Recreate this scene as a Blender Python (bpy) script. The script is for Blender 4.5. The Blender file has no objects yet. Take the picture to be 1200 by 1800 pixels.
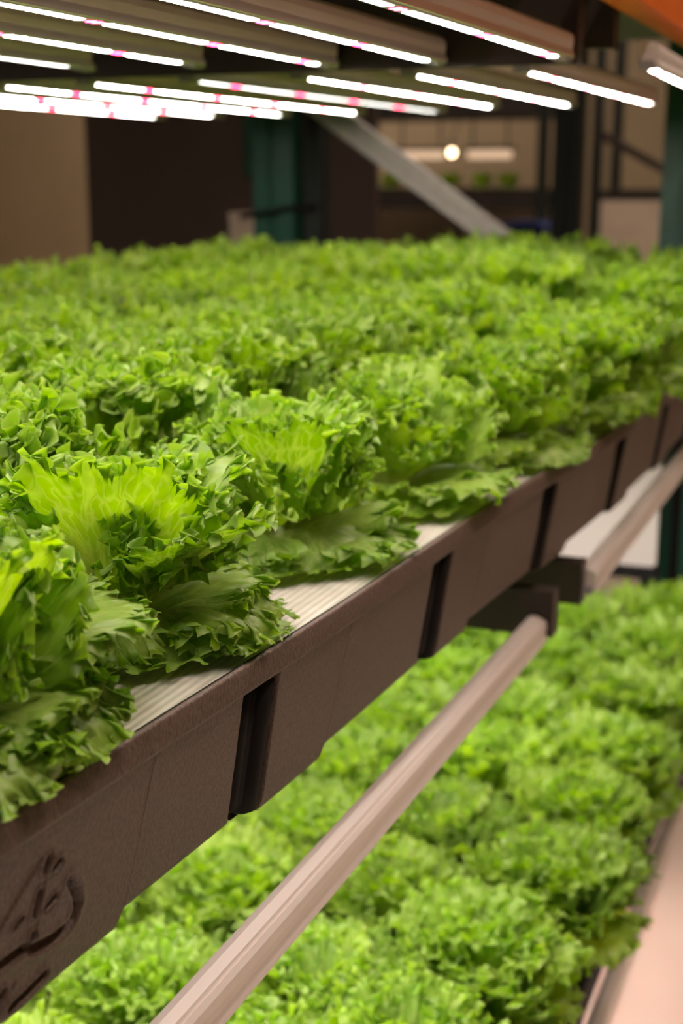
import bpy, math, random
import numpy as np
from mathutils import Vector, Matrix

# ------------------------------------------------------------------ camera, world, light
SC = bpy.context.scene
COL = SC.collection
H = 1.75                       # eye height above the floor (all z below are relative to the eye)
PITCH = math.atan(590 / 2400)
YAW = math.atan(1000 / math.hypot(2400, 590))
cam_d = bpy.data.cameras.new('camera')
cam = bpy.data.objects.new('camera', cam_d)
COL.objects.link(cam)
cam.location = (0, 0, H)
cam.rotation_euler = (math.pi / 2 - PITCH, 0, YAW)
cam_d.sensor_fit = 'VERTICAL'
cam_d.sensor_height = 36
cam_d.sensor_width = 24
cam_d.lens = 48
cam_d.clip_start = 0.05
cam_d.dof.use_dof = True
cam_d.dof.focus_distance = 1.14
cam_d.dof.aperture_fstop = 4.0
SC.camera = cam

SC.view_settings.view_transform = 'Standard'
SC.view_settings.look = 'None'
SC.view_settings.gamma = 1.0
SC.view_settings.use_curve_mapping = False
SC.view_settings.exposure = 0.12
SC.cycles.max_bounces = 8
SC.cycles.transparent_max_bounces = 4
SC.cycles.transmission_bounces = 5
SC.cycles.diffuse_bounces = 4
SC.cycles.glossy_bounces = 2
SC.cycles.use_denoising = True
SC.cycles.use_light_tree = True
SC.cycles.caustics_reflective = False
SC.cycles.caustics_refractive = False
SC.cycles.sample_clamp_indirect = 4.0

LED_POWER = 186.0
RED_POWER = 190.0
AISLE = 9.0

world = bpy.data.worlds.new('world')
SC.world = world
world.use_nodes = True
bg = world.node_tree.nodes['Background']
bg.inputs['Color'].default_value = (1.0, 0.82, 0.72, 1)
bg.inputs['Strength'].default_value = 0.10

R = random.Random(11)


# ------------------------------------------------------------------ helpers
def tag(o, label=None, cat=None, group=None, kind=None):
    if label: o['label'] = label
    if cat: o['category'] = cat
    if group: o['group'] = group
    if kind: o['kind'] = kind
    return o


def empty(name, loc, label, cat, group=None):
    o = bpy.data.objects.new(name, None)
    COL.objects.link(o)
    o.location = (loc[0], loc[1], loc[2] + H)
    o.empty_display_size = .05
    return tag(o, label, cat, group)


def link(name, me, parent=None, loc=(0, 0, 0)):
    o = bpy.data.objects.new(name, me)
    COL.objects.link(o)
    if parent is not None:
        o.parent = parent
        o.location = loc
    else:
        o.location = (loc[0], loc[1], loc[2] + H)
    return o


def copy_tree(o, loc=None, rz=None):
    c = o.copy()
    COL.objects.link(c)
    for ch in o.children:
        d = ch.copy(); COL.objects.link(d); d.parent = c
        for g in ch.children:
            e = g.copy(); COL.objects.link(e); e.parent = d
    if loc is not None: c.location = (loc[0], loc[1], loc[2] + H)
    if rz is not None: c.rotation_euler.z = rz
    return c


class MB:
    """collects shapes for one mesh"""
    def __init__(s): s.v = []; s.f = []; s.m = []

    def box(s, a, b, bev=0, mi=0):
        x0, y0, z0 = a; x1, y1, z1 = b
        n = len(s.v)
        if bev <= 0:
            s.v += [(x0, y0, z0), (x1, y0, z0), (x1, y1, z0), (x0, y1, z0), (x0, y0, z1), (x1, y0, z1), (x1, y1, z1), (x0, y1, z1)]
            fs = [(0, 3, 2, 1), (4, 5, 6, 7), (0, 1, 5, 4), (1, 2, 6, 5), (2, 3, 7, 6), (3, 0, 4, 7)]
            s.f += [tuple(i + n for i in q) for q in fs]; s.m += [mi] * 6
        else:
            e = bev
            prof = [(x0 + e, z0), (x1 - e, z0), (x1, z0 + e), (x1, z1 - e), (x1 - e, z1), (x0 + e, z1), (x0, z1 - e), (x0, z0 + e)]
            s.prism(prof, y0, y1, mi)

    def prism(s, prof, y0, y1, mi=0, caps=True):
        """profile of (x,z) swept along y"""
        n = len(s.v); k = len(prof)
        for y in (y0, y1): s.v += [(x, y, z) for x, z in prof]
        for i in range(k):
            j = (i + 1) % k
            s.f.append((n + i, n + j, n + k + j, n + k + i)); s.m.append(mi)
        if caps:
            s.f.append(tuple(n + i for i in range(k))[::-1]); s.f.append(tuple(n + k + i for i in range(k))); s.m += [mi, mi]

    def bar(s, p, q, w, h, prof=None, up=(0, 0, 1), mi=0):
        p = Vector(p); q = Vector(q); d = (q - p).normalized()
        a = d.cross(Vector(up)).normalized(); b = a.cross(d)
        prof = prof or [(-w / 2, -h / 2), (w / 2, -h / 2), (w / 2, h / 2), (-w / 2, h / 2)]
        n = len(s.v); k = len(prof)
        for c in (p, q): s.v += [tuple(c + a * u + b * t) for u, t in prof]
        for i in range(k):
            j = (i + 1) % k
            s.f.append((n + i, n + j, n + k + j, n + k + i)); s.m.append(mi)
        s.f.append(tuple(n + i for i in range(k))[::-1]); s.f.append(tuple(n + k + i for i in range(k))); s.m += [mi, mi]

    def tube(s, pts, r, k=8, mi=0):
        rings = []
        pts = [Vector(p) for p in pts]
        for i, p in enumerate(pts):
            d = (pts[min(i + 1, len(pts) - 1)] - pts[max(i - 1, 0)]).normalized()
            a = d.cross(Vector((0, 0, 1)) if abs(d.z) < .9 else Vector((1, 0, 0))).normalized(); b = a.cross(d)
            rr = r[i] if hasattr(r, '__len__') else r
            rings.append(len(s.v))
            s.v += [tuple(p + a * rr * math.cos(6.2832 * j / k) + b * rr * math.sin(6.2832 * j / k)) for j in range(k)]
        for u, w in zip(rings, rings[1:]):
            for j in range(k):
                s.f.append((u + j, u + (j + 1) % k, w + (j + 1) % k, w + j)); s.m.append(mi)
        s.f.append(tuple(range(rings[0], rings[0] + k))[::-1]); s.f.append(tuple(range(rings[-1], rings[-1] + k))); s.m += [mi, mi]

    def mesh(s, name, mats, smooth=False):
        me = bpy.data.meshes.new(name)
        me.from_pydata(s.v, [], s.f)
        for m in (mats if isinstance(mats, (list, tuple)) else [mats]): me.materials.append(m)
        me.polygons.foreach_set('material_index', s.m)
        if smooth: me.polygons.foreach_set('use_smooth', [True] * len(s.f))
        me.update()
        return me

    def build(s, name, mats, parent=None, loc=(0, 0, 0), smooth=False):
        return link(name, s.mesh(name, mats, smooth), parent, loc)


def grid_mesh(name, co, mats, uv=None, uv2=None, smooth=True):
    """co: list of arrays (nv, nu, 3) joined into one mesh, fast"""
    V = []; F = []; U = []; U2 = []; off = 0
    for gi, c in enumerate(co):
        nv, nu = c.shape[:2]
        V.append(c.reshape(-1, 3))
        idx = np.arange(nv * nu).reshape(nv, nu) + off
        q = np.stack([idx[:-1, :-1], idx[:-1, 1:], idx[1:, 1:], idx[1:, :-1]], -1).reshape(-1, 4)
        F.append(q)
        if uv is not None: U.append(uv[gi].reshape(-1, 2))
        if uv2 is not None: U2.append(uv2[gi].reshape(-1, 2))
        off += nv * nu
    V = np.concatenate(V).astype(np.float32); F = np.concatenate(F).astype(np.int32)
    me = bpy.data.meshes.new(name)
    me.vertices.add(len(V)); me.vertices.foreach_set('co', V.ravel())
    me.loops.add(F.size); me.loops.foreach_set('vertex_index', F.ravel())
    me.polygons.add(len(F)); me.polygons.foreach_set('loop_start', np.arange(0, F.size, 4, dtype=np.int32))
    me.update(calc_edges=True)
    me.polygons.foreach_set('use_smooth', np.full(len(F), smooth))
    for nm, arr in (('UVMap', U), ('leaf', U2)):
        if arr:
            a = np.concatenate(arr).astype(np.float32)
            l = me.uv_layers.new(name=nm)
            l.data.foreach_set('uv', a[F.ravel()].ravel())
    for m in (mats if isinstance(mats, (list, tuple)) else [mats]): me.materials.append(m)
    me.validate(); me.update()
    return me


# ------------------------------------------------------------------ materials
class NT:
    def __init__(s, name):
        s.m = bpy.data.materials.new(name); s.m.use_nodes = True
        s.t = s.m.node_tree; s.t.nodes.clear()
        s.out = s.n('ShaderNodeOutputMaterial')

    def n(s, typ, **kw):
        x = s.t.nodes.new(typ)
        for k, v in kw.items():
            if k.startswith('_'): setattr(x, k[1:], v)
            else: x.inputs[k.replace('__', ' ')].default_value = v
        return x

    def l(s, a, b): s.t.links.new(a, b)

    def math(s, op, a, b=None, c=None, clamp=False):
        x = s.t.nodes.new('ShaderNodeMath'); x.operation = op; x.use_clamp = clamp
        for i, q in enumerate((a, b, c)):
            if q is None: continue
            if hasattr(q, 'links'): s.l(q, x.inputs[i])
            else: x.inputs[i].default_value = q
        return x.outputs[0]

    def mix(s, fac, a, b, blend='MIX'):
        x = s.t.nodes.new('ShaderNodeMix'); x.data_type = 'RGBA'; x.blend_type = blend
        for sock, q in ((x.inputs[0], fac), (x.inputs[6], a), (x.inputs[7], b)):
            if hasattr(q, 'links'): s.l(q, sock)
            else: sock.default_value = q if not isinstance(q, tuple) else (q + (1,))[:4]
        return x.outputs[2]

    def ramp(s, fac, stops):
        x = s.t.nodes.new('ShaderNodeValToRGB'); e = x.color_ramp.elements
        while len(e) < len(stops): e.new(.5)
        for el, (p, c) in zip(e, stops): el.position = p; el.color = c + (1,)
        s.l(fac, x.inputs[0]); return x.outputs[0]


def simple(name, col, rough=.5, metal=0., noise=0., nscale=20., bump=0., bscale=200., spec=.5, stretch=None):
    t = NT(name)
    b = t.n('ShaderNodeBsdfPrincipled', Roughness=rough, Metallic=metal)
    b.inputs['Specular IOR Level'].default_value = spec
    tc = t.n('ShaderNodeTexCoord')
    src = tc.outputs['Object']
    if stretch:
        mp = t.n('ShaderNodeMapping'); mp.inputs['Scale'].default_value = stretch
        t.l(src, mp.inputs[0]); src = mp.outputs[0]
    if noise:
        nz = t.n('ShaderNodeTexNoise', Scale=nscale, Detail=4.0); t.l(src, nz.inputs['Vector'])
        d = tuple(c * (1 - noise) for c in col); u = tuple(min(1, c * (1 + noise)) for c in col)
        t.l(t.ramp(nz.outputs[0], [(.3, d), (.7, u)]), b.inputs['Base Color'])
    else:
        b.inputs['Base Color'].default_value = col + (1,)
    if bump:
        nz = t.n('ShaderNodeTexNoise', Scale=bscale, Detail=3.0); t.l(src, nz.inputs['Vector'])
        bp = t.n('ShaderNodeBump', Strength=bump, Distance=.001); t.l(nz.outputs[0], bp.inputs['Height'])
        t.l(bp.outputs[0], b.inputs['Normal'])
    t.l(b.outputs[0], t.out.inputs[0])
    return t.m


def emit(name, col, power):
    t = NT(name)
    e = t.n('ShaderNodeEmission', Strength=power); e.inputs['Color'].default_value = col + (1,)
    t.l(e.outputs[0], t.out.inputs[0])
    return t.m


def leaf_material():
    t = NT('frilly_lettuce_leaf')
    uv = t.n('ShaderNodeUVMap', _uv_map='UVMap'); uv2 = t.n('ShaderNodeUVMap', _uv_map='leaf')
    s1 = t.n('ShaderNodeSeparateXYZ'); t.l(uv.outputs[0], s1.inputs[0])
    s2 = t.n('ShaderNodeSeparateXYZ'); t.l(uv2.outputs[0], s2.inputs[0])
    u, v, rnd, inner = s1.outputs[0], s1.outputs[1], s2.outputs[0], s2.outputs[1]
    oi = t.n('ShaderNodeObjectInfo')
    # pale stalk -> green blade -> deeper green frill -> pale rim painted as edges catching light
    base = t.ramp(v, [(.0, (.60, .66, .28)), (.18, (.52, .62, .13)), (.36, (.36, .53, .06)), (.62, (.275, .455, .020)), (.975, (.245, .42, .024)), (1., (.42, .56, .16))])
    heart = t.ramp(v, [(.0, (.62, .66, .26)), (.45, (.42, .58, .07)), (.8, (.30, .49, .045)), (1., (.28, .47, .05))])
    c = t.mix(t.math('MULTIPLY', inner, .75), base, heart)
    tc = t.n('ShaderNodeTexCoord')
    nz = t.n('ShaderNodeTexNoise', Scale=28., Detail=3.); t.l(tc.outputs['Object'], nz.inputs['Vector'])
    c = t.mix(t.math('MULTIPLY', nz.outputs[0], .35), c, (.16, .33, .025))
    hsv = t.n('ShaderNodeHueSaturation'); t.l(c, hsv.inputs['Color'])
    mr = t.n('ShaderNodeMapRange'); t.l(rnd, mr.inputs[0]); mr.inputs[3].default_value = .88; mr.inputs[4].default_value = 1.24
    mr2 = t.n('ShaderNodeMapRange'); t.l(oi.outputs['Random'], mr2.inputs[0]); mr2.inputs[3].default_value = .88; mr2.inputs[4].default_value = 1.12
    t.l(t.math('MULTIPLY', mr.outputs[0], mr2.outputs[0]), hsv.inputs['Value'])
    mr3 = t.n('ShaderNodeMapRange'); t.l(rnd, mr3.inputs[0]); mr3.inputs[3].default_value = .512; mr3.inputs[4].default_value = .49
    t.l(mr3.outputs[0], hsv.inputs['Hue']); hsv.inputs['Saturation'].default_value = 1.08
    # veins: long cells running from the stalk to the margin
    cmb = t.n('ShaderNodeCombineXYZ')
    wob = t.n('ShaderNodeTexNoise', Scale=9., Detail=1.); t.l(uv.outputs[0], wob.inputs['Vector'])
    t.l(t.math('ADD', t.math('MULTIPLY', u, 30.), t.math('MULTIPLY', wob.outputs[0], 2.2)), cmb.inputs[0])
    t.l(t.math('MULTIPLY', v, 5.5), cmb.inputs[1]); t.l(t.math('MULTIPLY', rnd, 37.), cmb.inputs[2])
    vo = t.n('ShaderNodeTexVoronoi', _feature='DISTANCE_TO_EDGE', Scale=1.); t.l(cmb.outputs[0], vo.inputs['Vector'])
    vein = t.math('SUBTRACT', 1., t.math('MULTIPLY', vo.outputs['Distance'], 6.5), clamp=True)
    fade = t.math('MULTIPLY', t.math('SUBTRACT', 1.15, v, clamp=True), t.math('MULTIPLY', v, 4., clamp=True))
    vein = t.math('MULTIPLY', vein, fade)
    col = t.mix(t.math('MULTIPLY', vein, .7), hsv.outputs[0], (.62, .74, .22))
    geo = t.n('ShaderNodeNewGeometry')
    under = t.mix(.30, col, (.45, .54, .22))
    col2 = t.mix(geo.outputs['Backfacing'], col, under)
    bp = t.n('ShaderNodeBump', Strength=.5, Distance=.0012)
    nb = t.n('ShaderNodeTexNoise', Scale=260., Detail=2.); t.l(tc.outputs['Object'], nb.inputs['Vector'])
    t.l(t.math('ADD', vein, t.math('MULTIPLY', nb.outputs[0], .6)), bp.inputs['Height'])
    b = t.n('ShaderNodeBsdfPrincipled', Roughness=.33); b.inputs['Specular IOR Level'].default_value = .45
    t.l(col2, b.inputs['Base Color']); t.l(bp.outputs[0], b.inputs['Normal'])
    tr = t.n('ShaderNodeBsdfTranslucent')
    trc = t.mix(1., col, (1.12, 1.12, .52), 'MULTIPLY')
    t.l(trc, tr.inputs['Color'])
    mx = t.n('ShaderNodeMixShader'); mx.inputs[0].default_value = .48
    t.l(b.outputs[0], mx.inputs[1]); t.l(tr.outputs[0], mx.inputs[2])
    t.l(mx.outputs[0], t.out.inputs[0])
    return t.m


def tray_material():
    t = NT('brown_leathery_plastic')
    tc = t.n('ShaderNodeTexCoord')
    b = t.n('ShaderNodeBsdfPrincipled', Roughness=.42); b.inputs['Specular IOR Level'].default_value = .45
    mp = t.n('ShaderNodeMapping'); mp.inputs['Rotation'].default_value = (.6, 0, 0); mp.inputs['Scale'].default_value = (1, 1, .45)
    t.l(tc.outputs['Object'], mp.inputs[0])
    n1 = t.n('ShaderNodeTexNoise', Scale=520., Detail=2.); t.l(mp.outputs[0], n1.inputs['Vector'])
    n2 = t.n('ShaderNodeTexNoise', Scale=7., Detail=5.); t.l(tc.outputs['Object'], n2.inputs['Vector'])
    c = t.ramp(n1.outputs[0], [(.3, (.074, .048, .038)), (.7, (.180, .122, .100))])
    c = t.mix(t.math('MULTIPLY', n2.outputs[0], .35), c, (.095, .070, .057))
    t.l(c, b.inputs['Base Color'])
    bp = t.n('ShaderNodeBump', Strength=.8, Distance=.0012); t.l(n1.outputs[0], bp.inputs['Height'])
    t.l(bp.outputs[0], b.inputs['Normal'])
    t.l(b.outputs[0], t.out.inputs[0])
    return t.m


def board_material():
    t = NT('white_grooved_plastic')
    tc = t.n('ShaderNodeTexCoord'); sp = t.n('ShaderNodeSeparateXYZ'); t.l(tc.outputs['Object'], sp.inputs[0])
    w = t.math('SINE', t.math('MULTIPLY', sp.outputs[0], 6.2832 / .0085))
    b = t.n('ShaderNodeBsdfPrincipled', Roughness=.35)
    nz = t.n('ShaderNodeTexNoise', Scale=30., Detail=4.); t.l(tc.outputs['Object'], nz.inputs['Vector'])
    t.l(t.ramp(nz.outputs[0], [(.3, (.50, .475, .41)), (.7, (.62, .585, .52))]), b.inputs['Base Color'])
    bp = t.n('ShaderNodeBump', Strength=.5, Distance=.0014); t.l(w, bp.inputs['Height']); t.l(bp.outputs[0], b.inputs['Normal'])
    t.l(b.outputs[0], t.out.inputs[0])
    return t.m


M = {
    'leaf': leaf_material(), 'tray': tray_material(), 'board': board_material(),
    'alu': simple('brushed_aluminium', (.93, .84, .79), .34, .22, .06, 60, stretch=(1, .03, 1)),
    'channel': simple('dark_brown_steel', (.040, .026, .024), .45, 0, .15, 10),
    'black_parts': simple('black_parts_and_shade', (.008, .0065, .007), .7, spec=.15),  # matt black parts, also the shade painted on trays and below the sheet
    'cap': simple('grey_plastic', (.34, .30, .33), .4),
    'pcb': simple('white_circuit_board', (.62, .62, .58), .4),
    'led': emit('white_led', (1.0, .965, .87), LED_POWER),
    'led_low': emit('white_led_lower_bank', (1.0, .965, .87), LED_POWER * 1.25),
    'led_rear': emit('white_led_rear_rows', (1.0, .965, .87), LED_POWER * .55),
    'led_floor_fill': emit('white_led_floor_fill', (1.0, .965, .87), LED_POWER * .30),
    'led_dim': emit('dim_white_led', (1.0, .98, .92), LED_POWER * .07),
    'red': emit('red_led', (1.0, .012, .05), RED_POWER),
    'green': simple('teal_green_paint', (.006, .062, .038), .45, 0, .15, 8),
    'deckgreen': simple('leaf_green_paint', (.05, .13, .03), .5, 0, .2, 5),
    'blackgreen': simple('dark_green_paint', (.004, .010, .007), .75),
    'orange': simple('orange_paint', (.80, .15, .012), .38, 0, .1, 6),
    'zinc': simple('galvanised_steel', (.46, .44, .41), .45, .55, .08, 30),
    'white': simple('white_sheet', (.56, .49, .475), .45, 0, .04, 6),
    'floor': simple('pink_beige_epoxy_floor', (.78, .67, .57), .42, 0, .05, 2.5, .15, 60),
    'tan': simple('tan_wall_paint', (.34, .275, .17), .8, 0, .06, 2),
    'brown': simple('dark_brown_board', (.060, .043, .034), .6, 0, .08, 3),
    'card': simple('beige_cardboard', (.66, .56, .44), .7, 0, .05, 10),
    'blue': simple('blue_plastic', (.01, .04, .22), .4),
    'soil': simple('dark_shelf', (.02, .016, .013), .7),
    'tube': emit('warm_tube', (1.0, .66, .42), .75),
    'bulb': emit('warm_bulb', (1.0, .72, .42), 9.0),
    'ceil_tube': emit('ceiling_tube_light', (1.0, .80, .68), 8.0 * AISLE),
    'housing': simple('white_housing', (.8, .8, .78), .4),
}

# ------------------------------------------------------------------ room shell
def struct(name, a, b, m):
    q = MB(); q.box(a, b)
    o = q.build(name, M[m]); o['kind'] = 'structure'
    return o

struct('floor', (-7.5, -2.5, -H - .1), (2.6, 10.2, -H), 'floor')
struct('wall_back', (-7.5, 10.0, -H), (2.6, 10.2, 2.2), 'tan')
struct('wall_left', (-7.6, -2.5, -H), (-7.5, 10.2, 2.2), 'tan')
struct('ceiling', (-7.6, -2.5, 2.2), (2.6, 10.2, 2.3), 'tan')
struct('wall_right', (2.6, -2.5, -H), (2.7, 10.2, 2.2), 'tan')

# ------------------------------------------------------------------ growing trays
RIM_PTS = [(.2, -.525), (.66, -.501), (.87, -.489), (1.15, -.468), (1.45, -.459), (1.71, -.447), (1.9, -.429), (2.26, -.405), (2.7, -.392), (3.6, -.385)]
def rim_upper(Y): return np.interp(Y, [p[0] for p in RIM_PTS], [p[1] for p in RIM_PTS])
# smooth it
_ys = np.linspace(.2, 3.6, 341); _xs = rim_upper(_ys)
_k = np.ones(41) / 41; _xs = np.convolve(np.pad(_xs, 20, mode='reflect', reflect_type='odd'), _k, 'valid')
def rim_up(Y): return np.interp(Y, _ys, _xs)

RIBS = [.575, 1.005, 1.452, 1.872, 2.268, 2.65, 3.03, 3.41]
SEAM = [.818, 1.167, 1.597, 2.017, 2.413, 2.795, 3.175, 3.55]

EMBLEM = [('g', 5.5, [(0.74, -0.484), (0.749, -0.498), (0.752, -0.51), (0.748, -0.519), (0.74, -0.523), (0.723, -0.523), (0.705, -0.519), (0.693, -0.512), (0.676, -0.511), (0.661, -0.511), (0.644, -0.511)]),
 ('r', 4, [(0.715, -0.449), (0.71, -0.467), (0.706, -0.49), (0.702, -0.519)]),
 ('g', 3, [(0.71, -0.451), (0.706, -0.46)]), ('g', 3.2, [(0.703, -0.474), (0.699, -0.49)]), ('g', 3.2, [(0.699, -0.505), (0.694, -0.513)]),
 ('g', 3, [(0.722, -0.487), (0.711, -0.492)]), ('g', 3, [(0.724, -0.46), (0.718, -0.463)]), ('g', 2.2, [(0.686, -0.485), (0.678, -0.488)]),
 ('g', 4.5, [(0.719, -0.549), (0.702, -0.552), (0.683, -0.554)]), ('g', 4, [(0.672, -0.535), (0.662, -0.544)]),
 ('r', 3.5, [(0.704, -0.448), (0.676, -0.469), (0.652, -0.49)]), ('r', 3, [(0.686, -0.535), (0.675, -0.543), (0.669, -0.553)]),
 ('r', 3, [(0.73, -0.463), (0.718, -0.468)]), ('r', 3, [(0.729, -0.488), (0.715, -0.497)])]


def sst(x, a, b):
    t = np.clip((x - a) / (b - a), 0, 1); return t * t * (3 - 2 * t)


def seg_dist(Y, Z, p, q):
    p = np.array(p); q = np.array(q); d = q - p; L = (d ** 2).sum()
    t = np.clip(((Y - p[0]) * d[0] + (Z - p[1]) * d[1]) / L, 0, 1)
    return np.hypot(Y - p[0] - t * d[0], Z - p[1] - t * d[1])


def tray_side(rim, y0, y1, detailed):
    """the long front wall of a tray with flange, rib recesses, seams and the moulded emblem; z relative to the eye for the rim at -.4"""
    Y = [y0]
    while Y[-1] < y1:
        y = Y[-1]
        near = min(abs(y - r) for r in RIBS) < .036 or min(abs(y - r) for r in SEAM) < .02
        st = (.0009 if near else .006) if detailed else .02
        if detailed and .62 < y < .80: st = min(st, .0013)
        if detailed and y > 2.1: st *= 2
        Y.append(y + st)
    Y = np.array(Y); n = len(Y)
    prof_t = [(-.010, -.4045), (-.0065, -.4005), (-.003, -.3995), (0, -.4002), (.0012, -.4025), (.0035, -.4195), (.0035, -.4215), (.0020, -.4235), (-.0005, -.4245)]
    nw = 110 if detailed else 14
    wall = np.linspace(0, 1, nw)
    depth = np.full(n, -.5465)
    for r, s in zip(RIBS, SEAM):
        depth -= .0125 * sst(Y, r - .012, r + .006) * (1 - sst(Y, s - .010, s + .0015))
    X0 = rim(Y)
    nrow = len(prof_t) + nw + 6
    P = np.zeros((nrow, n, 3)); P[:, :, 1] = Y[None]
    for i, (dx, z) in enumerate(prof_t):
        P[i, :, 0] = X0 + dx; P[i, :, 2] = z
    for j, w in enumerate(wall):
        z = -.4245 + (depth + .4245) * w
        x = X0 - .0005 - (-.4245 - z) * .16
        P[len(prof_t) + j, :, 0] = x; P[len(prof_t) + j, :, 2] = z
    if detailed:
        a, b = len(prof_t), len(prof_t) + nw
        YY = P[a:b, :, 1]; ZZ = P[a:b, :, 2]; D = np.zeros_like(YY)
        for r in RIBS:
            d = np.abs(YY - r - (ZZ + .49) * -.02)
            zc = -.540
            dd = np.where(ZZ < zc, np.hypot(d, ZZ - zc), d)
            g = 1 - sst(dd, .0225, .0330)
            D -= .060 * g * sst(-ZZ, .4245, .4275)
            D += .0 * np.exp(-((d - .003) / .0012) ** 2) * g
        for s in SEAM:
            d = np.abs(YY - (s + (ZZ + .556) * .16))
            D += .0006 * np.exp(-(d / .0007) ** 2)
        if rim is rim_up:
            for k, w, pts in EMBLEM:
                dm = np.full(YY.shape, 9.)
                for p, q in zip(pts, pts[1:]): dm = np.minimum(dm, seg_dist(YY, ZZ, p, q))
                ww = w * .00062
                if k == 'g':
                    D -= .0075 * np.exp(-(dm / ww) ** 2); D += .0014 * np.exp(-((dm - 2.1 * ww) / ww) ** 2)
                else: D += .0018 * np.exp(-(dm / (ww * .7)) ** 2)
        P[a:b, :, 0] += D
    xb = P[len(prof_t) + nw - 1, :, 0]; zb = P[len(prof_t) + nw - 1, :, 2]
    for k, (dx, dz) in enumerate([(-.002, -.003), (-.006, -.005), (-.014, -.0055), (-.05, -.0055), (-.15, -.0055), (-1.38, -.0055)]):
        P[len(prof_t) + nw + k, :, 0] = (X0 - .024) + (xb - X0 + .024) * max(0, 1 - k * .5) + dx; P[len(prof_t) + nw + k, :, 2] = zb + dz
    return P[:, ::-1]


def make_tray(rim, y0, y1, dz, detailed, label, name='grow_tray', mat='tray'):
    root = empty(name, (0, 0, 0), label, 'growing tray', 'long brown growing trays')
    P = tray_side(rim, y0, y1, detailed)
    P[:, :, 2] += dz
    o = link('tray_wall', grid_mesh('tray_wall', [P], M[mat]), root)
    if detailed:
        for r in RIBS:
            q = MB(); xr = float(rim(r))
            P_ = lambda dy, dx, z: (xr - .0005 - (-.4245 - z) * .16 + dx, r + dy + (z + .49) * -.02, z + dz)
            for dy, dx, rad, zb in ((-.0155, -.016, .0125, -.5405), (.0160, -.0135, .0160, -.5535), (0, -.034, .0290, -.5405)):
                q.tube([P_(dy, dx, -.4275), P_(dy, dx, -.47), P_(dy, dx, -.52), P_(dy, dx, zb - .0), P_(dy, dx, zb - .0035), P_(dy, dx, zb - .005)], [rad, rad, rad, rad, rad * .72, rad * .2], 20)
            q.build('rib_shade_fill', M['black_parts'], root, smooth=True)  # black tubes added so the lit recess looks as dark as shade
    q = MB()
    q.prism([(-1.86, -.41 + dz), (-1.85, -.40 + dz), (-1.84, -.41 + dz), (-1.83, -.54 + dz), (-1.87, -.54 + dz)], y0, y1)
    q.v += [(rim(y1) - .003, y1, -.405 + dz), (-1.85, y1, -.405 + dz), (-1.85, y1, -.545 + dz), (rim(y1) - .022, y1, -.545 + dz)]
    n = len(q.v) - 4; q.f.append((n, n + 1, n + 2, n + 3)); q.m.append(0)
    q.build('tray_back', M['tray'], root)
    return root


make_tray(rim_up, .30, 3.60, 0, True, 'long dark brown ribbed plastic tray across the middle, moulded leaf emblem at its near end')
LOW = -.81
def rim_low(Y): return np.zeros_like(np.asarray(Y, float)) - .358
make_tray(rim_low, .7, 3.42, LOW, False, 'lower tray, wall blackened for shade, only its rim showing above the pinkish floor', mat='black_parts')  # wall coloured black in place of the shade falling on it
def rim_over(Y): return np.zeros_like(np.asarray(Y, float)) - .47
make_tray(rim_over, .3, 1.96, .81, False, 'dark brown underside of the tray overhead, above the near light bars')


def board(rim, y0, y1, z, label):
    q = MB()
    ys = np.linspace(y0, y1, 60)
    for y in ys:
        x = float(rim(y)) - .0085
        q.v += [(x, y, z), (x, y, z - .012), (-1.84, y, z), (-1.84, y, z - .012)]
    for i in range(len(ys) - 1):
        a, b = 4 * i, 4 * i + 4
        q.f += [(a, b, b + 2, a + 2), (a, a + 1, b + 1, b)]; q.m += [0, 0]
    o = q.build('planting_board', M['board'])
    tag(o, label, 'planting board', 'white planting boards')
    return o

board(rim_up, .30, 3.595, -.4065, 'white grooved board under the lettuces, along the rim of the big brown tray')
board(rim_low, .7, 3.41, -.4065 + LOW, 'white board of the lower tray, peeping out between lettuces at lower right')
for rim, y0, y1, z, lb in ((rim_up, .30, 3.59, -.4035, 'thin black gasket between the white board and the brown tray rim'), (rim_low, .7, 3.41, -.4035 + LOW, 'thin black gasket edging the lower white board above the floor')):
    q = MB(); ys = np.linspace(y0, y1, 60)
    for y in ys:
        x = float(rim(y)); q.v += [(x - .0095, y, z - .0028), (x - .0088, y, z + .001), (x - .0050, y, z + .0042), (x - .0018, y, z + .0037), (x - .0012, y, z)]
    for i in range(len(ys) - 1):
        for k in range(4): q.f.append((5 * i + k, 5 * i + 5 + k, 5 * i + 6 + k, 5 * i + 1 + k)); q.m.append(0)
    tag(q.build('rim_gasket', M['black_parts'], smooth=True), lb, 'gasket', 'black rim gaskets')


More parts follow.
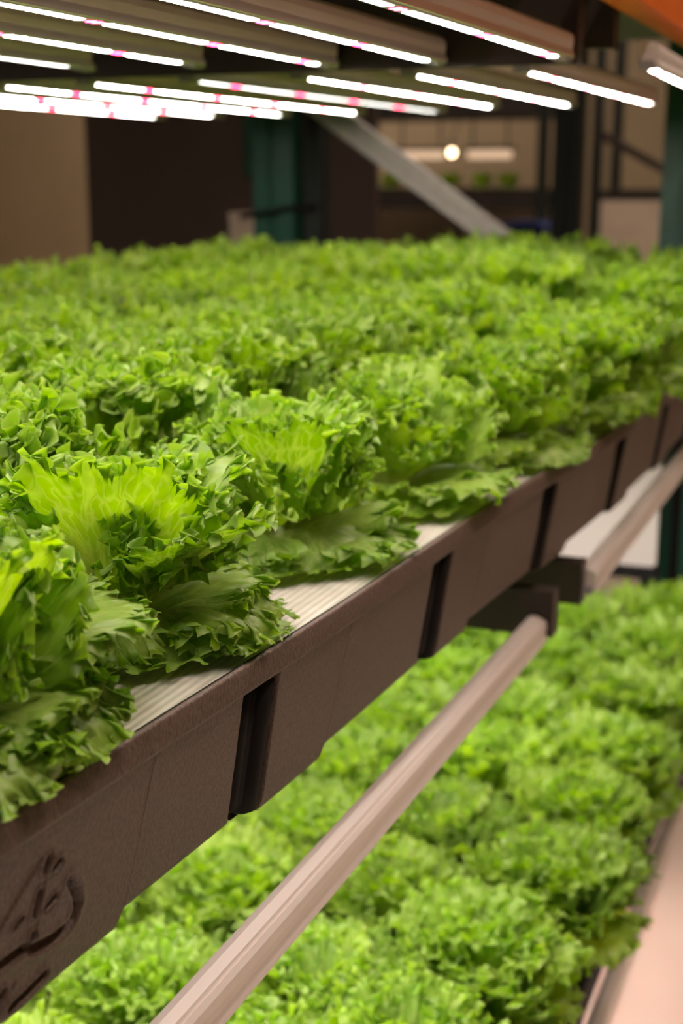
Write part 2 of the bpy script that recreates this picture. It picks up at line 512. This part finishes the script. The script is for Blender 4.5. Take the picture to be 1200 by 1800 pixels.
# ------------------------------------------------------------------ light bars
def light_bar(p, q, label, group, dim=None, phase=0):
    """p, q: ends of the LED face centre line (x, y, z)"""
    p = Vector(p); q = Vector(q); L = (q - p).length
    root = empty('light_bar', p, label, 'grow light', group)
    root.rotation_euler = (0, 0, -math.atan2(q.x - p.x, q.y - p.y))
    # extruded aluminium rail, x across, y along
    pr = [(-.015, .004), (-.015, .030), (-.012, .036), (-.004, .038), (.006, .036), (.0085, .032), (.0105, .034), (.0145, .030), (.0155, .022), (.0140, .012), (.0165, .006), (.0175, .002), (.0150, .0015), (.0135, .004)]
    b = MB(); b.prism(pr[::-1], 0, L); b.build('rail', M['alu'], root)
    w = MB(); w.box((-.010, .02, .001), (.010, L - .02, .004), mi=2)
    pitch = .0115; n = int((L - .06) / pitch); k = 8 + phase; red_at = set()
    while k < n: red_at.add(k); k += 23
    for i in range(n):
        y = .03 + i * pitch
        if (i + 1) in red_at or (i - 2) in red_at: continue
        mi = 1 if i in red_at or (i - 1) in red_at else 0
        n0 = len(w.v); w.v += [(-.0062, y - .0021, .0006), (-.0062, y + .0021, .0006), (.0062, y + .0021, .0006), (.0062, y - .0021, .0006)]; w.f.append((n0, n0 + 1, n0 + 2, n0 + 3)); w.m.append(mi)
    w.build('led_strip', [M[dim] if dim else M['led_floor_fill'] if p.z < -1.2 else M['led_low'] if p.z < -.3 else M['led'], M['red'], M['pcb']], root)
    b = MB(); b.box((-.011, -.014, -.002), (.011, .018, .010), .003); b.build('end_cap', M['cap'], root)
    b = MB(); b.box((-.011, L - .018, -.002), (.011, L + .016, .010), .003); b.build('end_cap', M['cap'], root)
    return root

ZL = .150
nm = ['frontmost', 'second', 'third', 'fourth', 'fifth', 'sixth', 'seventh', 'eighth', 'ninth']
near = [(-.30, -.27), (-.470, -.442), (-.619, -.618), (-.772, -.778), (-.930, -.943), (-1.12, -1.122), (-1.29, -1.30), (-1.47, -1.48)]
G1 = 'light bars of the near overhead bank'; G2 = 'light bars of the far overhead bank'
for i, (xa, xb) in enumerate(near):
    if i == 0: continue
    light_bar((xa, .55, ZL), (xb, 1.87 if i < 4 else 1.78, ZL), 'lit white and red light bar overhead, %s from the aisle in the near bank' % ('nearest', 'second', 'third', 'fourth', 'fifth', 'sixth', 'seventh')[i - 1], G1, phase=(i * 5) % 11, dim='led_dim' if i == 5 else None)
far = [(-.362, -.385), (-.545, -.532), (-.722, -.712), (-.905, -.886), (-1.10, -1.075), (-1.295, -1.285), (-1.475, -1.49), (-1.66, -1.68), (-1.84, -1.85)]
for i, (xa, xb) in enumerate(far):
    light_bar((xa, 2.06, ZL), (xb, 3.10 if i < 4 else 3.3, ZL), 'lit white overhead bar in the far bank, %s' % ('at the aisle edge below the orange beam', 'second from the aisle', 'third from the aisle', 'fourth from the aisle', 'fifth from the aisle', 'sixth from the aisle', 'seventh from the aisle', 'eighth from the aisle', 'rearmost at the back')[i], G2, phase=(i * 4) % 13, dim='led_dim' if i == 4 else 'led_rear' if i > 4 else None)
# lower bars: the front one of each bank shows its metal back below the tray
light_bar((-.474, .55, -.666), (-.452, 1.885, -.666), 'brushed aluminium back of a light bar crossing diagonally below the brown tray', 'light bars under the tray')
light_bar((-.418, 2.07, -.640), (-.420, 3.25, -.640), 'aluminium back of the farther light bar under the tray, beyond the brown cross channels', 'light bars under the tray', phase=5)
for i in range(1, 6):
    light_bar((-.474 - .2 * i, .55, -.664), (-.456 - .2 * i, 1.885, -.664), 'light bar hidden under the tray, %s behind the near aluminium bar' % ('first', 'second', 'third', 'fourth', 'fifth')[i - 1], 'light bars under the tray', phase=i)
    light_bar((-.418 - .2 * i, 2.07, -.645), (-.42 - .2 * i, 3.25, -.645), 'light bar hidden under the tray, %s behind the farther aluminium bar' % ('first', 'second', 'third', 'fourth', 'fifth')[i - 1], 'light bars under the tray', phase=i)


for i in range(3):  # unseen bars added to brighten the floor beside the rack
    light_bar((-.38 - .25 * i, .9, -1.475), (-.38 - .25 * i, 3.3, -1.475), 'unseen light bar added under the lowest tray to brighten the floor, %s from the aisle' % ('nearest', 'second', 'third')[i], 'added light bars brightening the floor', phase=i)


def cross_channel(y, x1, z0, z1, label, w=.035):
    root = empty('cross_channel', (0, y, 0), label, 'cross channel', 'dark brown cross channels')
    t = .003
    q = MB()
    q.box((-1.85, 0, z0), (x1, t, z1)); q.box((-1.85, t, z1 - t), (x1, w, z1)); q.box((-1.85, t, z0), (x1, .012, z0 + t))
    q.build('web', M['channel'], root)
    q = MB(); q.box((x1 - .001, -.001, z0 - .001), (x1 + .0022, w, z1 + .001), 0); q.build('end_plate', M['channel'], root)
    return root

cross_channel(1.888, -.432, -.661, -.592, 'dark brown channel end below the tray where the aluminium bar stops')
cross_channel(2.045, -.424, -.656, -.588, 'second dark brown channel end below the tray, where the farther bar begins')
cross_channel(1.888, -.428, .146, .245, 'dark brown overhead channel at the end of the near light bars')
cross_channel(2.045, -.412, .178, .300, 'dark brown overhead channel at the start of the far light bars')

# ------------------------------------------------------------------ rack steel
def post(parent, x, y, z0, z1, m, w=.085, d=.09):
    q = MB(); t = .004
    h = w / 2; e = .014
    # open C upright with a stepped face
    pr = [(-h, -d / 2), (-e, -d / 2), (-e, -d / 2 + .012), (e, -d / 2 + .012), (e, -d / 2), (h, -d / 2), (h, d / 2), (h - t, d / 2), (h - t, -d / 2 + t + .014), (-h + t, -d / 2 + t + .014), (-h + t, d / 2), (-h, d / 2)]
    n = len(q.v); k = len(pr)
    for z in (z0, z1): q.v += [(x + a, y + b, z) for a, b in pr]
    for i in range(k):
        j = (i + 1) % k; q.f.append((i, j, k + j, k + i)); q.m.append(0)
    q.f.append(tuple(range(k))[::-1]); q.f.append(tuple(range(k, 2 * k))); q.m += [0, 0]
    return q.build('post', M[m], parent)


def brace(parent, p, q_, m, name='brace', w=.075):
    q = MB(); h = w / 2
    q.bar(p, q_, 0, 0, prof=[(-.015, -h), (.015, -h), (.015, -h * .25), (.011, -h * .2), (.011, h * .2), (.015, h * .25), (.015, h), (-.015, h)])
    return q.build(name, M[m], parent)


fr = empty('upright_frame', (0, 3.72, -H), 'green steel rack upright frame with a pale diagonal brace, behind the lettuces', 'rack frame')
post(fr, -.53, 0, 0, H + 2.0, 'green', .13)
q = MB(); q.box((-.520, -.050, 0), (-.494, -.0455, H + 2.0)); q.build('slot_strip', M['black_parts'], fr)
post(fr, -1.70, 0, 0, H + 2.0, 'green', .125)
brace(fr, (-1.665, -.06, H + .27), (-.60, -.06, H - .443), 'zinc', w=.062)
brace(fr, (-.63, .02, H + .40), (-1.665, .02, H + .30), 'blackgreen', 'tie_bar', w=.05)
q = MB(); q.box((-1.615, .0, 0), (-1.575, .09, H + 2.0), .004); q.build('post_guard', M['blackgreen'], fr)
q = MB(); q.tube([(-1.80, -.055, H - .115), (-1.72, -.062, H - .103), (-1.64, -.055, H - .088), (-1.58, -.0, H - .085)], .008); q.build('cable_tie', M['black_parts'], fr)

f2 = empty('upright_frame', (0, 6.0, -H), 'black-green rack frame farther back, its thick post right of the pale brace', 'rack frame')
post(f2, -1.37, 0, 0, H + 2.0, 'blackgreen', .125)
post(f2, -.30, 0, 0, H + 2.0, 'blackgreen', .1)
brace(f2, (-1.22, -.06, H + .17), (-.70, -.06, H - .11), 'brown', w=.035)

ob = empty('rack_beam', (0, 0, 0), 'orange steel rack beam at the top right corner', 'rack beam')
q = MB(); q.prism([(-.392, .222), (-.345, .222), (-.345, .33), (-.365, .33), (-.367, .318), (-.392, .316)], .6, 3.66); q.build('beam', M['orange'], ob)
q = MB(); q.box((-.40, 3.60, .15), (-.34, 3.675, .40), .003); q.build('connector', M['orange'], ob)
struct('ceiling_deck', (-1.9, 1.97, .335), (-.40, 3.66, .36), 'deckgreen')

wp = empty('end_panel', (0, 3.46, 0), 'white sheet hanging across the end of the lower tray beside the green post', 'panel')
q = MB(); q.prism([(-1.75, -.985), (-.530, -.985), (-.522, -.977), (-.522, -.68), (-.530, -.672), (-1.75, -.672)], 0, .006); q.build('sheet', M['white'], wp)
q = MB(); q.box((-1.75, -.004, -1.02), (-.515, .02, -.987)); q.build('shadow_strip', M['black_parts'], wp)  # black strip stands in for the shadow under the sheet
for x in (-.62, -1.2, -1.7):
    q = MB(); q.box((x, 0, -.68), (x + .02, .004, -.545)); q.build('hanger', M['black_parts'], wp)

# ------------------------------------------------------------------ lettuces
def vnoise(rs, n, k):
    """smooth 1d noise, n samples, k knots"""
    x = np.linspace(0, k - 1.001, n); i = x.astype(int); f = x - i; f = f * f * (3 - 2 * f)
    a = rs.uniform(-1, 1, k + 1)
    return a[i] * (1 - f) + a[i + 1] * f


def noise2(rs, X, Y):
    """smooth 2d value noise of arrays X, Y (in cells), range -1..1"""
    T = rs.uniform(-1, 1, (64, 64))
    i = np.floor(X).astype(int); j = np.floor(Y).astype(int); f = X - i; g = Y - j
    f = f * f * (3 - 2 * f); g = g * g * (3 - 2 * g)
    a = T[i % 64, j % 64]; b = T[(i + 1) % 64, j % 64]; c = T[i % 64, (j + 1) % 64]; d = T[(i + 1) % 64, (j + 1) % 64]
    return (a * (1 - f) + b * f) * (1 - g) + (c * (1 - f) + d * f) * g


def leaf(rs, nu, nv, L=.17, Phi=1.1, e0=1.2, bend=.7, curl=.5, cup=2., ruf=1., teeth=1., r0=.012, az=0., z0=.0, base_w=.5, twist=0., rad0=.01, side=0.):
    v = (1 - (1 - np.linspace(0, 1, nv)) ** 1.55)[:, None]
    un = np.linspace(-1, 1, nu)
    u = un[None, :]
    lobe = vnoise(rs, nu, 7) * .06 + vnoise(rs, nu, 15) * .08 + vnoise(rs, nu, 40) * .02
    Rm = L * (1 - .20 * np.abs(un) ** 2.5 + lobe)
    s = un * Phi * L                       # arc length along the margin
    ph = s / .0054 + 1.6 * vnoise(rs, nu, 20)
    tri = 1 - 2 * np.abs(ph - np.floor(ph) - .5)
    notch = teeth * .0062 * (tri ** 1.3) * (.25 + .75 * np.abs(vnoise(rs, nu, 40)))
    r = r0 + (Rm[None] - r0) * v + notch[None] * sst(v, .90, 1.)
    m = Rm[None] * (1 - v)                 # distance from the margin
    fr = lambda w: np.clip(1 - m / w, 0, 1) ** 1.35
    k1, k2, k3 = fr(.062), fr(.028), fr(.013)
    p1 = 6.2832 * s / .032 + 2.6 * vnoise(rs, nu, 8)
    p2 = 6.2832 * s / .0118 + 3.4 * vnoise(rs, nu, 18)
    p3 = 6.2832 * s / .0064 + 4. * vnoise(rs, nu, 36)
    a1 = ruf * .0088 * (.4 + .8 * np.abs(vnoise(rs, nu, 6)))
    a2 = ruf * .0060 * (.5 + .8 * np.abs(vnoise(rs, nu, 14)))
    a3 = ruf * .0021 * (.4 + .9 * np.abs(vnoise(rs, nu, 26)))
    sh = .9 * noise2(rs, s[None] / .024 + 0 * v, r / .018)      # breaks up the radial pleats
    nrm = a1[None] * np.sin(p1[None] + sh) * k1 + a2[None] * np.sin(p2[None] + 1.4 * sh) * k2 + a3[None] * np.sin(p3[None] + 2 * sh) * k3
    tang = a2[None] * 1.15 * np.sin(2 * p2[None] + .6 + sh) * k2 + a3[None] * 1.0 * np.sin(2 * p3[None]) * k3 + a1[None] * .5 * np.sin(2 * p1[None]) * k1
    crum = ruf * .0024 * noise2(rs, s[None] / .0075 + 7, r / .0075) * fr(.06)
    nrm = nrm + crum + .0012 * noise2(rs, s[None] / .016 + 3, r / .02)
    back = np.clip(1 - m / .02, 0, 1) ** 2 * (.25 + .5 * (1 + np.sin(p2[None] * .5 + 1.)))
    r = r - back * .008 * ruf - (a1 * .5 * (1 + np.cos(2 * p1)))[None] * k1 * .5
    nrm = nrm - back * .006 * (.4 + vnoise(rs, nu, 12))[None]
    spread = base_w + (1 - base_w) * sst(v, .0, .75)
    phi = u * Phi * spread
    x = r * np.sin(phi) + tang * np.cos(phi)
    y = r * np.cos(phi) - tang * np.sin(phi)
    # fleshy ribs near the stalk
    nrm = nrm + .0020 * np.cos(u * 9 + rs.uniform(0, 6)) * (1 - sst(v, .25, .75)) * sst(v, 0, .15)
    nrm = nrm + cup * x ** 2 + side * x
    # bend the blade along its length
    K = 44; yy = np.linspace(-.08, .27, K)
    tt = np.clip(yy / L, 0, 1.3)
    e = e0 - bend * tt - curl * tt ** 4
    dr = np.cos(e); dz = np.sin(e); h = yy[1] - yy[0]
    cr = np.concatenate([[0], np.cumsum((dr[1:] + dr[:-1]) / 2 * h)]); cz = np.concatenate([[0], np.cumsum((dz[1:] + dz[:-1]) / 2 * h)])
    cr -= np.interp(0, yy, cr); cz -= np.interp(0, yy, cz)
    yf = y.ravel()
    Rr = np.interp(yf, yy, cr).reshape(y.shape); Zz = np.interp(yf, yy, cz).reshape(y.shape); E = np.interp(yf, yy, e).reshape(y.shape)
    rr = Rr - np.sin(E) * nrm + rad0
    zz = Zz + np.cos(E) * nrm + z0
    xt = x + twist * y
    ca, sa = math.cos(az), math.sin(az)
    P = np.stack([rr * ca - xt * sa, rr * sa + xt * ca, zz], -1)
    uv = np.stack([np.broadcast_to(u * .5 + .5, y.shape), np.broadcast_to(v, y.shape)], -1)
    return P, uv


def head(seed, nleaf, nu, nv, outer=5, hero=(), gap=None):
    """rosette of leaves; hero = hand-placed front leaves, gap = azimuth kept clear for them"""
    rs = np.random.RandomState(seed)
    out = {'outer': [[], [], []], 'crown': [[], [], []]}
    az = rs.uniform(0, 6.28)

    def put(k, inner, p, az, u=nu):
        P, uv = leaf(rs, u, nv, az=az, **p)
        zm = .002 + .013 * sst(np.hypot(P[..., 0], P[..., 1]), .095, .125)
        P[..., 2] = np.where(P[..., 2] < zm, zm + .1 * (P[..., 2] - zm) + .0015 * np.sin(P[..., 0] * 300), P[..., 2])
        u2 = np.zeros_like(uv); u2[..., 0] = rs.rand(); u2[..., 1] = inner
        out[k][0].append(P); out[k][1].append(uv); out[k][2].append(u2)

    for i in range(nleaf):
        az += 2.39996 + rs.uniform(-.25, .25)
        far_off = 9 if gap is None else abs((az - gap + math.pi) % (2 * math.pi) - math.pi)
        if i < outer:
            if far_off < .9: continue
            p = dict(L=.138 + .02 * rs.rand(), Phi=1.0 + .2 * rs.rand(), e0=.75 + .25 * rs.rand(), bend=1.0 + .5 * rs.rand(), curl=.6 + .4 * rs.rand(), cup=.4, ruf=1.0, rad0=.010)
            put('outer', 0, p, az)
        else:
            tt = (i - outer) / (nleaf - outer - 1)
            if far_off < (1.45 if tt < .45 else 1.1) and tt < .84: continue
            p = dict(L=(.178 - .045 * tt ** 1.5) * (1 + .07 * rs.uniform(-1, 1)), Phi=1.15 - .2 * tt + .1 * rs.uniform(-1, 1), e0=1.22 + .32 * tt + .08 * rs.uniform(-1, 1),
                     bend=.55 - .50 * tt + .15 * rs.uniform(-1, 1), curl=.55 - .2 * tt, cup=1.8 + 1.6 * tt, ruf=1.15, rad0=.012 - .009 * tt, z0=.004 + .016 * tt)
            put('crown', tt ** 1.2, p, az)
    for inner, az, p in hero: put('outer', inner, p, az, int(nu * 1.2))
    return out


def stem_mesh():
    q = MB(); q.tube([(0, 0, -.002), (0, 0, .006), (0, 0, .02), (0, 0, .035)], [.012, .015, .013, .006], 14)
    return q.mesh('stem', M['stem'], True)

M['stem'] = simple('pale_stalk', (.50, .60, .24), .5)
STEM = stem_mesh()


def head_meshes(seed, n, nu, nv, outer=5, **kw):
    d = head(seed, n, nu, nv, outer=outer, **kw)
    crown = grid_mesh('crown_leaves', d['crown'][0], M['leaf'], d['crown'][1], d['crown'][2])
    outs = [grid_mesh('outer_leaf', [a], M['leaf'], [b], [c]) for a, b, c in zip(*d['outer'])]
    return crown, outs

HI = [head_meshes(s, 22, 440, 44) for s in (3, 8, 21)]
HERO1 = head_meshes(5, 24, 440, 48, gap=-1.0, hero=[
    (.38, -1.25, dict(L=.158, Phi=1.0, e0=1.02, bend=-.22, curl=.0, cup=1.2, ruf=.85, rad0=.030, z0=.046, r0=.020, base_w=.85)),
    (.45, -.28, dict(L=.150, Phi=.80, e0=.55, bend=-.15, curl=.2, cup=2.0, ruf=1.0, rad0=.030, z0=.050, r0=.020, base_w=.75)),
    (.0, -1.42, dict(L=.125, Phi=.85, e0=.25, bend=1.5, curl=.2, cup=-2.5, ruf=.8, rad0=.034, z0=.052, r0=.018, base_w=.75)),
    (.0, -.62, dict(L=.128, Phi=1.0, e0=.15, bend=1.1, curl=.5, cup=-1.5, ruf=1.0, rad0=.030, z0=.036, r0=.016, base_w=.7)),
    (.0, .30, dict(L=.150, Phi=1.0, e0=.60, bend=1.2, curl=.5, cup=.2, ruf=1.0, rad0=.02, r0=.014)),
    (.0, -2.35, dict(L=.150, Phi=.95, e0=.75, bend=1.4, curl=.5, cup=-.3, ruf=1.0, rad0=.02, z0=.02, r0=.016, base_w=.7))])
HERO2 = head_meshes(9, 24, 400, 44, gap=-1.0, hero=[
    (.38, -1.05, dict(L=.158, Phi=.95, e0=1.02, bend=-.15, curl=.0, cup=.9, ruf=.85, rad0=.026, z0=.040, r0=.018, base_w=.8)),
    (.0, -.62, dict(L=.128, Phi=1.1, e0=.25, bend=1.3, curl=.5, cup=-1.2, ruf=1.0, rad0=.028, z0=.036, r0=.014, base_w=.7)),
    (.0, -1.75, dict(L=.135, Phi=1.0, e0=.5, bend=1.4, curl=.5, cup=-.6, ruf=1.0, rad0=.022, z0=.03, r0=.014)),
    (.0, .20, dict(L=.155, Phi=1.0, e0=.70, bend=1.2, curl=.5, cup=0., ruf=1.0, rad0=.02, r0=.014))])
HERO0 = head_meshes(18, 23, 400, 44, gap=-.9, hero=[
    (.0, 1.05, dict(L=.165, Phi=.85, e0=.60, bend=.7, curl=.2, cup=.6, ruf=.9, rad0=.028, z0=.045, r0=.018, base_w=.8)),
    (.35, -.15, dict(L=.150, Phi=.9, e0=1.05, bend=.0, curl=.1, cup=1.0, ruf=.9, rad0=.026, z0=.040, r0=.018, base_w=.8)),
    (.1, -.75, dict(L=.150, Phi=1.0, e0=.45, bend=1.2, curl=.5, cup=-.8, ruf=1.1, rad0=.026, z0=.030, r0=.014)),
    (.1, .25, dict(L=.145, Phi=1.0, e0=.5, bend=1.2, curl=.5, cup=-.5, ruf=1.1, rad0=.024, z0=.028, r0=.014)),
    (.1, -1.6, dict(L=.150, Phi=1.0, e0=.6, bend=1.2, curl=.5, cup=-.4, ruf=1.1, rad0=.024, z0=.024, r0=.014))])
HERO3 = head_meshes(14, 22, 320, 38, gap=-.8, hero=[
    (.0, -.35, dict(L=.165, Phi=.75, e0=.75, bend=1.0, curl=.1, cup=-.5, ruf=.9, rad0=.022, r0=.016, base_w=.7)),
    (.0, -1.10, dict(L=.150, Phi=.75, e0=.75, bend=1.6, curl=.3, cup=-.5, ruf=.9, rad0=.02, r0=.016, base_w=.7)),
    (.7, -1.75, dict(L=.165, Phi=.85, e0=1.25, bend=.2, curl=.4, cup=.8, ruf=1.0, rad0=.02, r0=.018, base_w=.8))])
MID = [head_meshes(s, 22, 230, 26) for s in (31, 32, 37, 40)]


def put_head(meshes, loc, rz, sc, label, group, tilt=(0, 0)):
    crown, outs = meshes
    root = empty('lettuce', loc, label, 'lettuce', group)
    root.rotation_euler = (tilt[0], tilt[1], rz)
    root.scale = (sc, sc, sc)
    link('crown_leaves', crown, root)
    for m in outs: link('outer_leaf', m, root)
    link('stem', STEM, root)
    return root


def proj(P):
    fw = np.array([-math.sin(YAW) * math.cos(PITCH), math.cos(YAW) * math.cos(PITCH), -math.sin(PITCH)])
    rt = np.array([math.cos(YAW), math.sin(YAW), 0]); up = np.cross(rt, fw)
    P = np.array(P); c = P @ fw
    return 600 + 2400 * (P @ rt) / c, 900 - 2400 * (P @ up) / c, c


ORD = ['first', 'second', 'third', 'fourth', 'fifth', 'sixth', 'seventh', 'eighth', 'ninth', 'tenth', 'eleventh', 'twelfth', 'thirteenth', 'fourteenth']
ROWN = ['front row', 'second row', 'third row', 'fourth row', 'fifth row', 'sixth row', 'seventh row', 'eighth row']
FRONT = [.44, .735, 1.02, 1.325, 1.63, 1.93, 2.22, 2.50, 2.79, 3.08, 3.36]
FRONT_LABEL = {1: 'blurred lettuce head at the left edge nearest the camera, spilling toward the tray rim',
               2: 'big sharp frilly lettuce with glowing yellow-green stalk, in front of the dark tray rib',
               3: 'frilly lettuce just right of the sharp yellow-stalked one, with a bright fan leaf',
               4: 'lettuce on the tray edge with a pale leaf sprawling over white board, right of centre',
               5: 'soft-focus lettuce hanging over the brown rim, right after the pale sprawling leaf'}
front_slots = []
for r in range(7):
    ys = FRONT if r == 0 else [.45 + .252 * k + (.126 if r % 2 else 0) + R.uniform(-.02, .02) for k in range(12 if r % 2 else 13)]
    seen = 0
    for i, y in enumerate(ys):
        x = float(rim_up(min(y, 3.5))) - (.142 if r or y < 1.8 else .105 if y < 2.1 else .07) - .204 * r + R.uniform(-.012, .012)
        px, py, d = proj((x, y, -.27))
        if px < -230 * 1.1 / d * 1.2 or y < .4 or y > 3.5: continue
        seen += 1
        hi = d < 1.75
        ms = (HI if hi else MID)[R.randrange(3 if hi else 4)]
        lab = FRONT_LABEL.get(i) if r == 0 else None
        if lab is None:
            lab = 'frilly upper-tray lettuce, %s from the aisle, %s from the near end' % (ROWN[r], ORD[seen - 1])
        sc = R.uniform(1.03, 1.14) + (.05 if y > 2.8 else 0) - (.08 if r == 0 else 0)
        rz = R.uniform(0, 6.28)
        if r == 0 and i in (2, 3, 4): ms = (HERO1, HERO2, HERO3)[i - 2]; rz = 0; sc = 1.0
        if r == 0 and i == 1: ms = HERO0; rz = 0; sc = 1.0; x += .006
        o = put_head(ms, (x, y, -.4065), rz, sc, lab, 'lettuces on the upper tray')
        o.scale.z = sc * (1.0 if r == 0 and y < 2.0 else 1.1 if r == 0 and y < 2.6 else 1.36 if r == 0 else 1.15 * R.uniform(.97, 1.06) + (.05 if r > 3 else .16) * (y > 2.7))

for r in range(8):
    seen = 0
    for i in range(10):
        y = .92 + .265 * i + (.13 if r % 2 else 0) + R.uniform(-.02, .02)
        if y > 3.3: continue
        x = -.358 - (.085 if r or y > 1.95 else .135) - .225 * r + R.uniform(-.012, .012)
        px, py, d = proj((x, y, -1.05))
        if px < -120 or py > 2080: continue
        # what the tray above hides
        lim = 1807 - .873 * px
        if py < lim - 260: continue
        seen += 1
        o = put_head(MID[R.randrange(4)], (x, y, -.4065 + LOW), R.uniform(0, 6.28), R.uniform(1.03, 1.15),
                 'frilly lower-tray lettuce, %s from the aisle, %s from the near end' % (ROWN[r], ORD[seen - 1]), 'lettuces on the lower tray')
        o.scale.z = o.scale.x * (1.18 if y > 2.85 else 1.0)

# ------------------------------------------------------------------ background
bp_ = empty('partition_panel', (0, 5.0, -H), 'tall dark brown board standing behind the left green post', 'panel')
q = MB(); q.box((-3.16, 0, 0), (-2.42, .04, H + 1.6), .004); q.build('board', M['brown'], bp_)
q = MB(); q.box((-2.415, 0, 0), (-1.885, .04, H + 1.6), .004); q.build('board', M['brown'], bp_)
q = MB(); q.box((-2.43, -.012, H + .0), (-2.40, .0, H + .5)); q.build('hanger', M['green'], bp_)

bx = empty('carton', (-2.05, 4.3, -.29), 'small pale beige box left of the green post, just above the lettuces', 'box')
q = MB(); q.box((-.075, -.06, 0), (.07, .06, .165), .004); q.build('carton_body', M['card'], bx)
q = MB(); q.box((-.078, -.063, .15), (.073, .063, .172), .004); q.build('carton_lid', M['card'], bx)
cart = empty('stool', (-2.05, 4.3, -H), 'dark stand carrying the pale beige box', 'stand')
q = MB(); q.box((-.12, -.1, H - .32), (.12, .1, H - .29), .004); q.build('stand_top', M['soil'], cart)
for sx in (-.1, .1):
    for sy in (-.08, .08):
        q = MB(); q.box((sx - .012, sy - .012, 0), (sx + .012, sy + .012, H - .32)); q.build('leg', M['soil'], cart)


# far shelving
def far_rack(y, x0, x1, shelves, label, m='soil'):
    root = empty('shelf_rack', (0, y, -H), label, 'shelf rack')
    for x in (x0, x1):
        for yy in (.0, .6):
            q = MB(); q.box((x - .03, yy - .03, 0), (x + .03, yy + .03, H + 1.2), .004); q.build('post', M['blackgreen'], root)
    for z in shelves:
        q = MB(); q.box((x0, -.02, H + z - .12), (x1, .62, H + z), .004); q.build('shelf', M[m], root)
    return root

far_rack(8.0, -3.35, -1.98, [-.07, -.62, .46], 'dim far shelf rack with small plants on a lit shelf, left of the black post')
far_rack(8.4, -1.75, -.55, [-.08], 'dim shelf rack far back, right of the black post')
q = MB(); q.box((-1.70, 8.33, -.56), (-.9, 8.345, -.14)); tag(q.build('cover_sheet', M['card']), 'tan sheet hanging on the far right rack', 'sheet')
q = MB(); q.box((-3.3, 8.67, -.56), (-2.02, 8.68, -.2)); tag(q.build('cover_sheet', M['card']), 'tan sheet hanging low on the far left rack', 'sheet')
for x0, x1, l in ((-2.87, -2.58, 'left of the bright bulb'), (-2.43, -2.17, 'right of the bright bulb')):
    t = empty('tube_lamp', (0, 8.0, 0), 'warm glowing tube lamp on the far rack, %s' % l, 'lamp', 'warm tube lamps on the far rack')
    q = MB(); q.tube([(x0, 0, .125), (x1, 0, .125)], .024); q.build('tube', M['tube'], t, smooth=True)
    q = MB(); q.box((x0 - .02, -.02, .15), (x1 + .02, .04, .17), .003); q.box((x0 + .02, .0, .165), (x0 + .03, .01, .345)); q.box((x1 - .03, .0, .165), (x1 - .02, .01, .345)); q.build('fitting', M['soil'], t)
t = empty('bulb_lamp', (-2.50, 7.9, .135), 'small round warm bulb glowing on the far rack', 'lamp')
q = MB(); q.tube([(0, 0, -.022), (0, 0, -.015), (0, 0, 0), (0, 0, .015), (0, 0, .022)], [.006, .018, .022, .018, .008], 12); q.build('bulb', M['bulb'], t, smooth=True)
q = MB(); q.tube([(0, 0, .02), (0, 0, .07), (0, 0, .08), (0, .15, .21)], [.009, .009, .004, .004], 8); q.build('socket', M['soil'], t)
LOWH = head_meshes(77, 12, 40, 8, outer=3)
for j, x in enumerate([-2.93, -2.74, -2.55, -2.36, -2.2]):
    put_head(LOWH, (x, 8.05, -.07), R.uniform(0, 6), .55, 'small blurred lettuce on the far lit shelf, %s from the left' % ORD[j], 'lettuces on the far lit shelf')
for j, x in enumerate([-3.2, -2.95, -2.62, -2.36]):
    put_head(LOWH, (x, 8.22, -.62), R.uniform(0, 6), 1.1, 'yellowish plant low on the far rack, %s from the left' % ORD[j], 'plants low on the far rack')
bb = empty('crate', (-1.68, 6.5, -.36), 'blue plastic crate just above the lettuces, left of the black post', 'crate')
q = MB(); q.prism([(-.11, 0), (.11, 0), (.13, .12), (.07, .155), (-.08, .15), (-.13, .11)], -.1, .1); q.build('crate_body', M['blue'], bb)
q = MB(); q.box((-.10, -.11, .10), (.10, -.1, .12)); q.build('crate_rim', M['black_parts'], bb)
ct = empty('trolley', (-1.68, 6.5, -H), 'dark trolley under the blue crate', 'trolley')
q = MB(); q.box((-.25, -.15, H - .38), (.2, .15, H - .36)); q.build('deck', M['soil'], ct)
for sx in (-.22, .17):
    q = MB(); q.box((sx - .015, -.12, 0), (sx + .015, .12, H - .38)); q.build('leg', M['soil'], ct)

# ceiling tubes over the aisle and over the far walkway
def ceiling_tube(x, y, L, label, along='y', k=1.):
    t = empty('ceiling_lamp', (x, y, 2.12), label, 'ceiling lamp', 'ceiling tube lamps')
    q = MB()
    if along == 'y': q.box((-.05, -L / 2, .03), (.05, L / 2, .08), .01)
    else: q.box((-L / 2, -.05, .03), (L / 2, .05, .08))
    q.build('housing', M['housing'], t)
    q = MB()
    if along == 'y': q.box((-.035, -L / 2 + .03, 0), (.035, L / 2 - .03, .03))
    else: q.box((-L / 2 + .03, -.035, 0), (L / 2 - .03, .035, .03))
    q.build('diffuser', M['ceil_tube'], t)
    return t

ceiling_tube(.50, 1.3, 1.5, 'ceiling tube lamp above the aisle near the camera')
ceiling_tube(.45, 3.3, 1.5, 'ceiling tube lamp above the aisle farther along')
ceiling_tube(-4.6, 7.4, 1.5, 'unseen ceiling tube lamp added to brighten the tan wall far left')  # unseen left pair of tubes, added to brighten the tan wall
ceiling_tube(-4.4, 8.8, 1.5, 'second unseen ceiling tube lamp added to brighten the tan back wall', 'x')
ceiling_tube(-1.2, 7.2, 1.5, 'ceiling tube lamp above the far racks')
